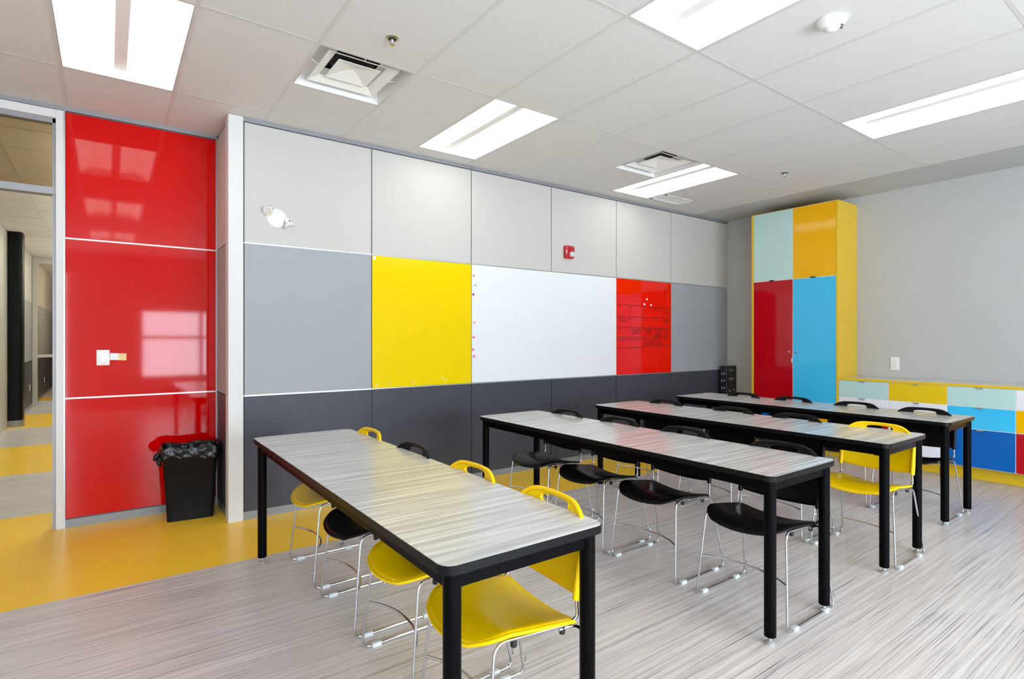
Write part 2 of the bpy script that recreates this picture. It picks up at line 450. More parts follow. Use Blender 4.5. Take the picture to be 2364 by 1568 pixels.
obj('strike_plate', BOX(XJ0 - 0.046, XJ0 - 0.0425, YR - 0.0065, YR + 0.03, 0.90, 1.02), M['grey_trim'], d1)
bm = BOX(XL - 0.15, DX0 - 0.05, YR, YR + 0.14, 0, CEIL + 0.25)
struct('wall_door_side', bm, M['upper_panel'])

# ================================================================= CORRIDOR
cc = bmesh.new()
cys = [YR + 0.14 + T * k for k in range(0, 33)]
quad(cc, -4.2, CX1 + 0.3, YR + 0.12, YE, TZ)
struct('ceiling_corridor', cc, M['tile'])
g = bmesh.new()
for y in cys: box(g, -4.2, CX1, y - hw, y + hw, CEIL - 0.001, CEIL + 0.01)
for x in (-0.745, 0.475): box(g, x - hw, x + hw, YR + 0.12, YE, CEIL - 0.0015, CEIL + 0.01)
struct('trim_5', g, M['tee'])
struct('wall_corridor_right', BOX(CX1, CX1 + 0.1, YR + 0.14, YE, 0, CEIL), M['upper_panel'])
struct('wall_corridor_end', BOX(-4.2, CX1 + 0.1, YE, YE + 0.1, 0, CEIL), M['wall_white'])
struct('wall_corridor_room', BOX(-4.3, -4.2, YR, YE, 0, CEIL), M['dark'])  # near-black colour stands for the darkness of the room behind the glass
# left of the corridor: glazed partition up to a black column, then panelled wall
gp = bmesh.new(); XGP = -1.27
box(gp, XGP - 0.08, XGP, YR + 0.12, 11.72, 0, 0.11); box(gp, XGP - 0.08, XGP, YR + 0.12, 11.72, 2.97, 3.06)
box(gp, XGP - 0.08, XGP, 11.36, 11.72, 0.11, 2.97); box(gp, XGP - 0.06, XGP + 0.0, 10.75, 11.30, 0.11, 2.97)
box(gp, XGP - 0.06, XGP - 0.01, YR + 0.12, 10.75, 1.02, 1.07)
w2 = struct('window_2', gp, M['corr_frame'])
obj('pane', BOX(XGP - 0.043, XGP - 0.037, YR + 0.13, 10.76, 0.11, 2.97), M['glass_dark'], w2)
co = thing('black_column', 'black round-cornered column with grey base in the corridor beyond the doorway', 'column', (-1.19, 11.75, 0))
bm = bmesh.new(); prism(bm, rrect(-1.30, -1.09, 11.64, 11.95, 0.05), 0.10, CEIL - 0.01)
obj('shaft', bm, M['column_black'], co, 40, co.location)
bm = bmesh.new(); prism(bm, rrect(-1.303, -1.087, 11.637, 11.953, 0.05), 0, 0.10)
obj('base', bm, M['base_grey'], co, 40, co.location)
wc = struct('wall_corridor_left', BOX(-1.36, -1.262, 11.9, YE, 0, CEIL), M['reveal'])
for y0, y1 in ((11.9, 13.0), (13.0, 14.0), (14.0, 14.86), (14.92, 16.4), (16.4, 17.9), (17.9, 19.4), (19.4, 21.0)):
    for z0, z1, m in ((Z2, CEIL - 0.005, 'upper_panel'), (Z1, Z2, 'mid_panel'), (Z0, Z1, 'dark_panel')):
        obj('wall_panel', BOX(-1.262, -1.25, y0 + 0.004, y1 - 0.004, z0 + 0.004, z1 - 0.004), M[m], wc)
struct('baseboard_corridor', BOX(-1.258, -1.245, 11.9, 21.0, 0, 0.07), M['alu'])
# glazed screen across the corridor
fr = bmesh.new()
for x0, x1 in ((-1.245, -1.165), (0.54, CX1)): box(fr, x0, x1, 14.87, 14.95, 0, 3.02)
box(fr, -1.165, CX1 - 0.08, 14.87, 14.95, 0, 0.11); box(fr, -1.165, CX1 - 0.08, 14.87, 14.95, 2.93, 3.02)
box(fr, -1.165, CX1 - 0.08, 14.88, 14.94, 1.01, 1.07)
w3 = struct('window_3', fr, M['corr_frame'])
obj('pane', BOX(-1.17, CX1 - 0.08, 14.908, 14.912, 0.11, 2.93), M['glass_warm'], w3)
struct('door_2', BOX(-1.24, -1.0, 20.9, 20.98, 0, 2.75), M['dark'])
def plate(name, label, y, z, on_x=-1.25, w=0.075, h=0.12):
    return tag(obj(name, bev(BOX(on_x, on_x + 0.008, y - w / 2, y + w / 2, z - h / 2, z + h / 2), 0.002, 1), M['white_plastic']), label, 'outlet')
plate('outlet_plate', 'white outlet plate on the corridor wall just before the far glazed screen', 14.45, 0.42)
plate('outlet_plate', 'white outlet plate on the corridor wall seen through the far glazed screen', 17.6, 0.40, w=0.12)
tag(obj('fire_alarm', bev(BOX(-1.25, -1.18, 20.0, 20.12, 2.20, 2.40), 0.01, 2), M['fire_red']), 'small red fire alarm far down the corridor beyond the glazed screen', 'fire alarm')
for y in (6.4, 8.4, 10.4, 12.4, 14.1, 15.9, 18.0, 20.0):  # unseen uplights, added to brighten the corridor ceiling
    t = thing('added_uplight', 'added unseen uplight that brightens the corridor, behind the red wall', 'light', (CX1, y, 2.15), 'added corridor uplights')
    bm = bmesh.new(); box(bm, -0.12, -0.115, -0.5, 0.5, 0, 0.06); box(bm, -0.12, 0, -0.5, 0.5, -0.005, 0); box(bm, -0.12, 0, -0.505, -0.5, 0, 0.06); box(bm, -0.12, 0, 0.5, 0.505, 0, 0.06)
    obj('trough', bm, M['white_metal'], t)
    obj('tube', BOX(-0.09, -0.03, -0.48, 0.48, 0.02, 0.04), M['corr_fill'], t)

for y in (6.8, 10.0, 13.2, 16.8):  # unseen glowing panels, added to brighten the corridor floor
    t = thing('added_corridor_light', 'added unseen ceiling panel that brightens the corridor, behind the red wall', 'light', (0.22, y, CEIL), 'added corridor fill panels')
    obj('diffuser', BOX(-0.08, 0.52, y - 0.6, y + 0.6, CEIL - 0.004, CEIL - 0.002), M['corr_fill2'], t, off=t.location)

# ================================================================= CEILING FITTINGS
def make_light():
    t = thing('ceiling_light', '', 'light', (0, 0, CEIL), 'recessed ceiling lights')
    L, W, H = 1.2192 / 2 - 0.012, T / 2 - 0.012, 0.095
    bm = bmesh.new()                                                 # open-bottomed pan
    for x in (-W, W): box(bm, x - 0.002, x + 0.002, -L, L, 0, H)
    for y in (-L, L): box(bm, -W, W, y - 0.002, y + 0.002, 0, H)
    box(bm, -W, W, -L, L, H, H + 0.004)
    obj('housing', bm, M['white_metal'], t)
    for s in (-1, 1):                                                # two curved lenses
        bm = bmesh.new(); a = []; n = 8
        for k in range(n + 1):
            u = k / n; x = s * (0.036 + (W - 0.038) * u)
            z = 0.062 + 0.018 * math.sin(PI * u) - 0.052 * max(0, (u - 0.55) / 0.45) ** 2
            a.append((bm.verts.new((x, -L + 0.003, z)), bm.verts.new((x, L - 0.003, z))))
        for p, q in zip(a, a[1:]):
            bm.faces.new((p[0], q[0], q[1], p[1]) if s < 0 else (p[1], q[1], q[0], p[0]))
        obj('lens', bm, M['lens'], t, True)
    obj('center_strip', bev(BOX(-0.036, 0.036, -L + 0.002, L - 0.002, 0.050, 0.075), 0.004, 1), M['white_metal'], t)
    return t
def copy_tree(o, parent=None):
    c = o.copy(); C.objects.link(c)
    if parent: c.parent = parent
    for ch in list(o.children): copy_tree(ch, c)
    return c
light_labels = {(-2, 0): 'bright recessed ceiling light above the red wall, leftmost', (2, 0): 'bright recessed ceiling light over the yellow board, nearest the panelled wall middle',
  (6, 0): 'bright recessed ceiling light touching the far square air diffuser', (2, -2): 'bright ceiling light cut by the top photo edge, left of the smoke detector',
  (6, -2): 'bright ceiling light cut by the right edge of the photo'}
proto = make_light(); first = True
for j, r in lamp_bays:
    o = proto if first else copy_tree(proto); first = False
    o.location = (XG + T * (j + 0.5), YG + 2 * T * (r + 0.5), CEIL)
    o['label'] = light_labels.get((j, r), 'recessed ceiling light behind the camera, outside the photo')

def make_diffuser():
    t = thing('air_diffuser', '', 'vent', (0, 0, CEIL), 'square ceiling air diffusers')
    W = T / 2 - 0.012; H = 0.085
    bm = bmesh.new()
    for x in (-W, W): box(bm, x - 0.002, x + 0.002, -W, W, 0, H)
    for y in (-W, W): box(bm, -W, W, y - 0.002, y + 0.002, 0, H)
    for x0, x1, y0, y1 in ((-W, -0.14, -W, W), (0.14, W, -W, W), (-0.14, 0.14, -W, -0.14), (-0.14, 0.14, 0.14, W)):
        box(bm, x0, x1, y0, y1, H, H + 0.003)
    obj('pan', bm, M['white_metal'], t)
    bm = bmesh.new(); lathe(bm, [(0.14, H + 0.001), (0.14, 0.150), (0.001, 0.152)], 28)
    obj('duct_collar', bm, M['dark'], t, 40)
    bm = bmesh.new()                                                 # sloped square ring
    a, b = 0.225, 0.165
    def ring(h, z): return [bm.verts.new((sx * h, sy * h, z)) for sx, sy in ((-1, -1), (1, -1), (1, 1), (-1, 1))]
    R = [ring(a, 0.018), ring(b, 0.045), ring(b, 0.049), ring(a, 0.022)]
    for k in range(4):
        p, q = R[k], R[(k + 1) % 4]
        for i in range(4): bm.faces.new((p[i], p[(i + 1) % 4], q[(i + 1) % 4], q[i]))
    bmesh.ops.recalc_face_normals(bm, faces=bm.faces)
    obj('outer_ring', bm, M['white_metal'], t)
    bm = bmesh.new(); h = 0.135
    base = [bm.verts.new((sx * h, sy * h, 0.028)) for sx, sy in ((-1, -1), (1, -1), (1, 1), (-1, 1))]
    mid = [bm.verts.new((sx * 0.012, sy * 0.012, 0.066)) for sx, sy in ((-1, -1), (1, -1), (1, 1), (-1, 1))]
    for i in range(4): bm.faces.new((base[i], base[(i + 1) % 4], mid[(i + 1) % 4], mid[i]))
    bm.faces.new(mid)
    for v in list(base):
        pass
    top = [bm.verts.new((v.co.x, v.co.y, 0.032)) for v in base]
    for i in range(4): bm.faces.new((base[i], base[(i + 1) % 4], top[(i + 1) % 4], top[i]))
    bmesh.ops.recalc_face_normals(bm, faces=bm.faces)
    obj('center_cone', bm, M['white_metal'], t)
    for sx, sy in ((1, 0), (-1, 0), (0, 1), (0, -1)):
        bm = bmesh.new(); tube(bm, [(sx * 0.215, sy * 0.215, 0.026), (sx * 0.25, sy * 0.25, 0.045), (sx * 0.288, sy * 0.288, 0.06)], 0.004, 6)
        obj('hanger', bm, M['white_metal'], t)
    return t
d = make_diffuser(); d.location = (XG + T * 0.5, YG + T * 0.5, CEIL); d['label'] = 'square white ceiling air diffuser above the white post, nearest the camera'
d2 = copy_tree(d); d2.location = (XG + T * 5.5, YG + T * 0.5, CEIL); d2['label'] = 'smaller-looking square ceiling air diffuser beside the far ceiling light'

t = thing('return_grille', 'grey louvred ceiling return grille by the panelled wall, behind the far light', 'vent', ((GR[0] + GR[1]) / 2, (GR[2] + GR[3]) / 2, CEIL))
bm = bmesh.new(); w = 0.022
box(bm, GR[0], GR[1], GR[2], GR[2] + w, CEIL - 0.004, CEIL + 0.006); box(bm, GR[0], GR[1], GR[3] - w, GR[3], CEIL - 0.004, CEIL + 0.006)
box(bm, GR[0], GR[0] + w, GR[2], GR[3], CEIL - 0.004, CEIL + 0.006); box(bm, GR[1] - w, GR[1], GR[2], GR[3], CEIL - 0.004, CEIL + 0.006)
obj('frame', bm, M['white_metal'], t, off=t.location)
bm = bmesh.new(); n = 24
for k in range(n):
    x = GR[0] + w + (GR[1] - GR[0] - 2 * w) * (k + 0.5) / n
    box(bm, x - 0.004, x + 0.005, GR[2] + w, GR[3] - w, CEIL + 0.002, CEIL + 0.012)
box(bm, GR[0], GR[1], GR[2], GR[3], CEIL + 0.03, CEIL + 0.034)
obj('louvre', bm, M['white_metal'], t, off=t.location)

def sprinkler(x, y, label, m):
    t = thing('sprinkler_head', label, 'sprinkler', (x, y, CEIL), 'ceiling sprinklers')
    bm = bmesh.new(); lathe(bm, [(0.037, 0.006), (0.037, -0.001), (0.030, -0.005), (0.024, -0.004), (0.021, 0.004)], 28)
    e_ = obj('escutcheon', bm, m, t, 40)
    bm = bmesh.new(); lathe(bm, [(0.0215, 0.001), (0.0235, -0.0045), (0.004, -0.0046)], 24); obj('recess_shade', bm, M['dark'], e_, 40)  # dark disc standing for the shade inside the escutcheon
    bm = bmesh.new(); lathe(bm, [(0.008, 0.004), (0.009, -0.010), (0.006, -0.014), (0.004, -0.030), (0.003, -0.036)], 14)
    for s in (-1, 1): tube(bm, fillet([(s * 0.007, 0, -0.008), (s * 0.013, 0, -0.022), (s * 0.003, 0, -0.036)], 0.008), 0.0022, 6)
    obj('body', bm, M['alu'], t, 40)
    bm = bmesh.new(); lathe(bm, [(0.002, -0.036), (0.013, -0.037), (0.014, -0.039), (0.002, -0.040)], 18)
    obj('deflector', bm, m, t, 40)
sprinkler(1.295, 2.919, 'brass ceiling sprinkler head beside the near square air diffuser', M['brass'])
sprinkler(5.568, 2.915, 'small dark sprinkler head on the far ceiling towards the tall cabinet', M['grey_trim'])

t = thing('smoke_detector', 'round white smoke detector on the ceiling at upper right', 'smoke detector', (3.109, 1.375, CEIL))
bm = bmesh.new(); lathe(bm, [(0.074, 0.006), (0.074, -0.010), (0.070, -0.013)], 40); obj('base', bm, M['white_plastic'], t, 40)
bm = bmesh.new(); lathe(bm, [(0.066, -0.013), (0.064, -0.022), (0.055, -0.033), (0.036, -0.041), (0.030, -0.041), (0.028, -0.052), (0.020, -0.057), (0.002, -0.058)], 40)
obj('dome', bm, M['white_plastic'], t, 35)
for a in (-1.3, -0.75):
    bm = bmesh.new()
    c, s = math.cos(a), math.sin(a)
    m4 = Matrix.Translation((0.047 * c, 0.047 * s, -0.0375)) @ Matrix.Rotation(a, 4, 'Z') @ Matrix.Rotation(math.radians(28), 4, 'Y')
    b2 = BOX(-0.008, 0.008, -0.009, 0.009, -0.003, 0.003); bmesh.ops.transform(b2, matrix=m4, verts=b2.verts); merge(bm, b2)
    obj('vent_slot', bm, M['base_grey'], t)

# ================================================================= BOARDS ON THE WALL
def board(name, label, cat, x0, x1, m):
    o = bpy.data.objects.new(name, None); C.objects.link(o); o.location = ((x0 + x1) / 2, YB, Z1); tag(o, label, cat)
    obj('surface', bev(BOX(x0 + 0.004, x1 - 0.004, YB - 0.004, YB + 0.0115, Z1 + 0.006, Z2 - 0.006), 0.0015, 1), m, o, off=o.location)
    return o
by = board('marker_board', 'glossy yellow marker board on the panelled wall', 'board', PX[1], PX[2], M['yellow_board'])
bw = board('whiteboard', 'wide white whiteboard between the yellow and red boards', 'board', PX[2], PX[4], M['white_board'])
br = board('marker_board', 'glossy red marker board with a handwritten calendar', 'board', PX[4], PX[5], M['red_board'])
BS = YB - 0.0048
# scuffs and tape on the yellow board
bm = bmesh.new(); prism(bm, rrect(1.868, 1.892, 2.078, 2.108, 0.006, 3), BS - 0.0005, BS, 'y')
obj('tape_scrap', bm, M['white_plastic'], by, off=by.location)
M['scuff'] = mat('scuff', (0.90, 0.80, 0.35, 1), 0.4)
bm = bmesh.new(); rnd = random.Random(3)
for x, z in ((2.02, 1.0), (2.03, 0.985), (2.22, 0.995), (2.25, 0.98), (2.55, 1.02), (2.57, 1.0), (2.58, 0.985), (2.80, 0.975), (1.90, 0.975), (2.40, 0.972)):
    pts = [(x + rnd.uniform(-0.012, 0.012), z + rnd.uniform(-0.012, 0.02)) for _ in range(4)]
    bm = bmesh.new(); stroke(bm, pts, 0.006, BS - 0.0002)
    obj('scuff_mark', bm, M['scuff'], by, off=by.location)
# faint smears on the whiteboard
M['smear'] = mat('marker_smear', (0.70, 0.72, 0.74, 1), 0.3)
bm = bmesh.new()
for x, z, L in ((3.62, 1.45, 0.05), (3.65, 1.44, 0.10), (3.66, 1.36, 0.08), (3.60, 1.28, 0.02), (3.75, 1.20, 0.04), (3.95, 1.12, 0.05), (4.0, 1.28, 0.03)):
    bm = bmesh.new(); stroke(bm, [(x, z), (x + rnd.uniform(-0.006, 0.006), z - L)], 0.003, BS - 0.0002)
    obj('ink_smear', bm, M['smear'], bw, off=bw.location)
# magnets
def magnet(name, x, z, m, label, r=0.0125, group='round magnets on the whiteboard'):
    bm = bmesh.new(); mt = Matrix.Translation((x, BS - 0.0004, z)) @ Matrix.Rotation(math.radians(90), 4, 'X')
    lathe(bm, [(r, 0), (r, 0.004), (r * 0.7, 0.006), (0.0005, 0.0065)], 18, mtx=mt)
    return tag(obj(name, bm, m, smooth=40), label, 'magnet', group)
for (x, z, k, lab) in ((2.903, 2.005, 'coral', 'coral round magnet topmost on the whiteboard left edge'),
        (2.899, 1.822, 'purple', 'purple round magnet on the whiteboard left edge'),
        (2.911, 1.545, 'coral', 'coral round magnet lower on the whiteboard, above the pink ones'),
        (2.903, 1.400, 'pink', 'upper pink round magnet of three on the whiteboard'),
        (2.896, 1.280, 'pink', 'middle pink round magnet of three on the whiteboard'),
        (2.906, 1.214, 'pink', 'lowest pink round magnet of three on the whiteboard')):
    magnet('magnet', x, z, M[k], lab)
tag(obj('magnet', bev(BOX(2.912, 2.932, BS - 0.006, BS - 0.0004, 1.908, 1.918), 0.001, 1), M['blue']), 'tiny blue magnet strip near the top of the whiteboard left edge', 'magnet')
for x, z, lab in ((5.466, 1.885, 'top small white magnet of three on the red board'), (5.418, 1.818, 'lower left small white magnet of three on the red board'), (5.545, 1.812, 'lower right small white magnet of three on the red board')):
    magnet('magnet', x, z, M['white_plastic'], lab, 0.014, 'white magnets on the red board')
# handwritten calendar
bm = bmesh.new(); rnd = random.Random(11)
def wob(x0, z0, x1, z1, n=9, a=0.006):
    return [(x0 + (x1 - x0) * i / n, z0 + (z1 - z0) * i / n + rnd.uniform(-a, a)) for i in range(n + 1)]
def wobv(x, z0, z1, n=6, a=0.004):
    return [(x + rnd.uniform(-a, a), z0 + (z1 - z0) * i / n) for i in range(n + 1)]
RX0, RX1 = PX[4] + 0.012, PX[5] - 0.015
rows = [1.800, 1.655, 1.530, 1.405, 1.275]
cols = [RX0, 5.155, 5.395, 5.600, 5.790, RX1]
for i, z in enumerate(rows): stroke(bm, wob(RX0 if i else RX0 + 0.03, z, RX1, z - (0.02 if i == 0 else 0.005) + (0.03 if i == 4 else 0)), 0.0055, BS - 0.0003)
for x in cols[1:-1]: stroke(bm, wobv(x, 1.79, 1.30), 0.0035, BS - 0.0003)
def wr_text(s, x, z, size, rot=0.0):
    mt = Matrix.Translation((x, BS - 0.0004, z)) @ Matrix.Rotation(rot, 4, 'Y') @ Matrix.Rotation(math.radians(90), 4, 'X')
    merge(bm, text_bm(s, size, mt))
nums = [['3', '4', '5', '6', '7'], ['10', '11', '12', '13', '14'], ['17', '18', '19', '20', '21'], ['24', '25', '26', '27', '28']]
for r in range(4):
    for c in range(5):
        wr_text(nums[r][c], cols[c] + 0.035, rows[r] - 0.028, 0.045, rnd.uniform(-0.15, 0.15))
def scribble(x, z, w, h):
    cx = x; h = h * 0.8
    while cx < x + w - 0.012:
        cw = rnd.uniform(0.010, 0.015); zz = z + rnd.uniform(-0.003, 0.003); k = rnd.randrange(5)
        if k == 0: P_ = [[(cx, zz + h / 2), (cx, zz - h / 2), (cx + cw, zz - h / 2)]]
        elif k == 1: P_ = [[(cx, zz - h / 2), (cx + cw / 2, zz + h / 2), (cx + cw, zz - h / 2)], [(cx + cw * .25, zz), (cx + cw * .75, zz)]]
        elif k == 2: P_ = [[(cx, zz + h / 2), (cx + cw, zz + h / 2)], [(cx + cw / 2, zz + h / 2), (cx + cw / 2, zz - h / 2)]]
        elif k == 3: P_ = [[(cx + cw, zz + h * .4), (cx + cw * .4, zz + h / 2), (cx, zz), (cx + cw * .4, zz - h / 2), (cx + cw, zz - h * .4)]]
        else: P_ = [[(cx, zz - h / 2), (cx, zz + h / 2), (cx + cw, zz - h * .3), (cx + cw, zz + h / 2)]]
        for p_ in P_: stroke(bm, p_, 0.0040, BS - 0.0003)
        cx += cw + 0.006 + (0.014 if rnd.random() < 0.18 else 0)
for (c, r, lines) in ((3, 0, 1), (4, 0, 3), (0, 1, 2), (4, 1, 3), (1, 2, 3), (2, 2, 3), (3, 2, 4), (4, 2, 4), (0, 3, 1), (1, 3, 1)):
    w = cols[c + 1] - cols[c]
    for k in range(lines):
        z = rows[r] - 0.03 - 0.025 * k - (0.022 if (c, r) in ((3, 0), (4, 0)) else 0)
        x0 = cols[c] + (0.07 if k == 0 and r > 0 else 0.035); scribble(x0, z, w - (0.09 if k == 0 and r > 0 else 0.07), 0.026)
wr_text('LAST DAY', 5.515, 1.357, 0.046, -0.10); wr_text('OF SCHOOL', 5.51, 1.322, 0.042, -0.08); wr_text('!!', 5.55, 1.292, 0.04)
for k in range(3): scribble(5.66, 1.372 - 0.03 * k, 0.10, 0.034)
obj('handwriting', bm, M['ink'], br, off=br.location)
# small drawn box with three candles
bm = bmesh.new()
stroke(bm, [(5.80, 2.02), (5.91, 2.02), (5.925, 1.955), (5.815, 1.955), (5.80, 2.02)], 0.004, BS - 0.0003)
for x in (5.815, 5.85, 5.885): stroke(bm, [(x, 2.03), (x + 0.002, 2.075)], 0.004, BS - 0.0003)
obj('box_sketch', bm, M['ink'], br, off=br.location)

# ================================================================= WALL DEVICES
t = thing('emergency_light', 'white twin-head emergency light on the upper wall panel', 'emergency light', (1.075, YB, 2.335))
q = Matrix.Rotation(math.radians(90), 4, 'X')
bm = bmesh.new(); lathe(bm, [(0.076, 0.0), (0.076, 0.006), (0.070, 0.014), (0.050, 0.026), (0.02, 0.030), (0.001, 0.031)], 36, mtx=q); obj('base', bm, M['white_plastic'], t, 35)
for x, z in ((-0.018, -0.045), (0.02, 0.045)):
    bm = bmesh.new(); lathe(bm, [(0.005, 0.0), (0.005, 0.024)], 10, center=(x, 0, z), mtx=q); obj('screw', bm, M['base_grey'], t)
def head(px, pz, aim):
    aim = Vector(aim).normalized(); o = Vector((px, -0.045, pz))
    rot = aim.to_track_quat('Z', 'Y').to_matrix().to_4x4()
    bm = bmesh.new(); lathe(bm, [(0.016, -0.040), (0.022, -0.036), (0.026, 0.0), (0.036, 0.018), (0.037, 0.030), (0.032, 0.031), (0.031, 0.027)], 26, center=o, mtx=rot)
    tube(bm, [(px * 0.8, -0.012, pz * 0.8), o - aim * 0.028], 0.014, 12)
    h = obj('lamp_head', bm, M['white_plastic'], t, 35)
    bm = bmesh.new(); lathe(bm, [(0.030, 0.0265), (0.030, 0.0285), (0.012, 0.030), (0.001, 0.0302)], 22, center=o, mtx=rot); obj('lens', bm, M['clear'], h, 35)
    for a in (0.3, 1.9, 3.5, 5.1):
        bm = bmesh.new()
        m4 = Matrix.Translation(o) @ rot @ Matrix.Rotation(a, 4, 'Z') @ Matrix.Translation((0.026, 0, -0.006))
        b2 = BOX(-0.002, 0.002, -0.003, 0.003, -0.008, 0.008); bmesh.ops.transform(b2, matrix=m4, verts=b2.verts); merge(bm, b2)
        obj('slot', bm, M['dark'], h)
head(-0.062, 0.052, (-0.55, -0.62, -0.50))
head(0.078, -0.038, (0.20, -0.35, -0.92))

t = thing('fire_alarm', 'red fire alarm strobe with clear lens above the whiteboard', 'fire alarm', (4.145, YB, 2.35))
bm = bmesh.new(); prism(bm, rrect(-0.066, 0.066, -0.072, 0.072, 0.02), -0.032, 0, 'y'); bev(bm, 0.004, 2); obj('body', bm, M['fire_red'], t, 40)
bm = bev(BOX(-0.005, 0.062, -0.045, -0.030, 0.004, 0.062), 0.006, 2); obj('speaker_grille', bm, M['fire_red'], t, 40)
bm = bmesh.new(); lathe(bm, [(0.034, 0.030), (0.032, 0.046), (0.020, 0.058), (0.004, 0.060)], 8, center=(0.028, 0, -0.022), mtx=q); obj('strobe_lens', bm, M['clear'], t)
m4 = Matrix.Translation((-0.046, -0.0326, 0)) @ Matrix.Rotation(math.radians(-90), 4, 'Y') @ q
bm = text_bm('FIRE', 0.026, m4); obj('lettering', bm, M['white_plastic'], t)

t = thing('light_switch', 'white rocker light switch on the glossy red wall', 'light switch', (-0.029, YR, 1.243))
bm = bev(BOX(-0.040, 0.040, -0.008, 0, -0.058, 0.058), 0.003, 2); obj('plate', bm, M['white_plastic'], t, 40)
bm = bev(BOX(-0.018, 0.018, -0.012, -0.007, -0.034, 0.034), 0.002, 1); obj('rocker', bm, M['white_plastic'], t, 40)
for z in (-0.048, 0.048):
    bm = bmesh.new(); lathe(bm, [(0.0025, 0.0075), (0.0025, 0.0088)], 8, center=(0, 0, z), mtx=q); obj('screw', bm, M['base_grey'], t)

t = thing('wall_card', 'small white and yellow card stuck beside the light switch', 'card', (0.065, YR, 1.248))
rt = Matrix.Rotation(math.radians(3), 4, 'Y')
for nm, x0, x1, m in (('white_half', -0.052, 0.0, 'card_white'), ('yellow_half', 0.0, 0.050, 'card_yellow')):
    bm = BOX(x0, x1, -0.0018, -0.0006, -0.026, 0.026); bmesh.ops.transform(bm, matrix=rt, verts=bm.verts); obj(nm, bm, M[m], t)
bm = bmesh.new(); rnd = random.Random(5)
for r in range(4):
    for c in range(5):
        x, z = 0.006 + 0.009 * c, 0.020 - 0.007 * r
        b2 = BOX(x, x + 0.004, -0.0022, -0.0018, z - 0.002, z + 0.002); merge(bm, b2)
merge(bm, BOX(0.015, 0.035, -0.0022, -0.0018, -0.017, -0.012))
bmesh.ops.transform(bm, matrix=rt, verts=bm.verts); obj('print', bm, M['base_grey'], t)

t = thing('wall_outlet', 'white duplex wall outlet above the drawer counter', 'outlet', (XR, 2.511, 1.104))
bm = bev(BOX(-0.008, 0, -0.044, 0.044, -0.074, 0.074), 0.003, 2); obj('plate', bm, M['white_plastic'], t, 40)
for z in (-0.026, 0.026):
    bm = bmesh.new(); prism(bm, rrect(-0.019, 0.019, z - 0.018, z + 0.018, 0.010), -0.0105, -0.007, 'x'); s_ = obj('socket', bm, M['white_plastic'], t)
    bm = bmesh.new()
    for y in (-0.007, 0.007): box(bm, -0.0110, -0.0104, y - 0.0012, y + 0.0012, z, z + 0.009)
    box(bm, -0.0110, -0.0104, -0.002, 0.002, z - 0.010, z - 0.005); obj('slot', bm, M['dark'], s_)

# ================================================================= CABINETS
XF = 6.735; XD = XF + 0.018
def front(name, y0, y1, z0, z1, m, parent, off, g=0.003):
    return obj(name, bev(BOX(XF, XF + 0.018, y0 + g, y1 - g, z0 + g, z1 - g), 0.0012, 1), m, parent, off=off)
def tab(parent, y, z, off, m='pull', d=0.020):
    return obj('pull_tab', bev(BOX(XF - d, XF + 0.004, y - 0.026, y + 0.026, z - 0.009, z + 0.0025), 0.001, 1), M[m], parent, off=off)
YT0, YT1, YTM = 2.928, 3.934, 3.428
loc = (6.97, 3.43, 0)
tc = thing('tall_cabinet', 'tall colour-block storage cabinet with yellow sides by the right wall', 'cabinet', loc)
bm = bmesh.new()
box(bm, XF - 0.004, XR - 0.002, YT1, YT1 + 0.022, 0.146, 2.978); box(bm, XF - 0.004, XR - 0.002, YT0 - 0.022, YT0, 0.146, 2.978)
box(bm, XF + 0.0, XR - 0.002, YT0, YT1, 2.9755, 2.979)
obj('carcass', bm, M['frame_yellow'], tc, off=loc)
obj('carcass_core', BOX(XF + 0.0035, XR - 0.004, YT0, YT1, 0.146, 2.975), M['gap'], tc, off=loc)
ZS = 2.114; ZB = 0.516
front('door', YTM, YT1, ZS, 2.975, M['mint'], tc, loc); 
d_ = [o for o in tc.children if o.name.startswith('door')]
def door(y0, y1, z0, z1, m):
    return front('door', y0, y1, z0, z1, M[m], tc, loc)
dm = d_[0]; tab(dm, 3.69, ZS + 0.006, loc, 'rubber')
da = door(YT0, YTM, ZS, 2.975, 'amber'); tab(da, 3.185, ZS + 0.006, loc, 'rubber')
dr = door(YTM, YT1, ZB, ZS, 'cab_red'); ds = door(YT0, YTM, ZB, ZS, 'sky')
qx = Matrix.Rotation(math.radians(-90), 4, 'Y')
for par, y in ((dr, 3.476), (ds, 3.383)):
    bm = bmesh.new(); lathe(bm, [(0.012, 0.0), (0.012, 0.004), (0.009, 0.006), (0.001, 0.0065)], 18, center=(XF, y, 1.225), mtx=qx); obj('lock', bm, M['chrome'], par, 40, loc)
obj('pull_tab', bev(BOX(XF - 0.022, XF + 0.004, 3.424, 3.437, 1.10, 1.15), 0.001, 1), M['pull'], dr, off=loc)
for y0, y1, m in ((YTM, YT1, 'royal'), (YT0, YTM, 'amber')):
    f = front('drawer', y0, y1, 0.146, ZB, M[m], tc, loc); tab(f, (y0 + y1) / 2, ZB - 0.004, loc)

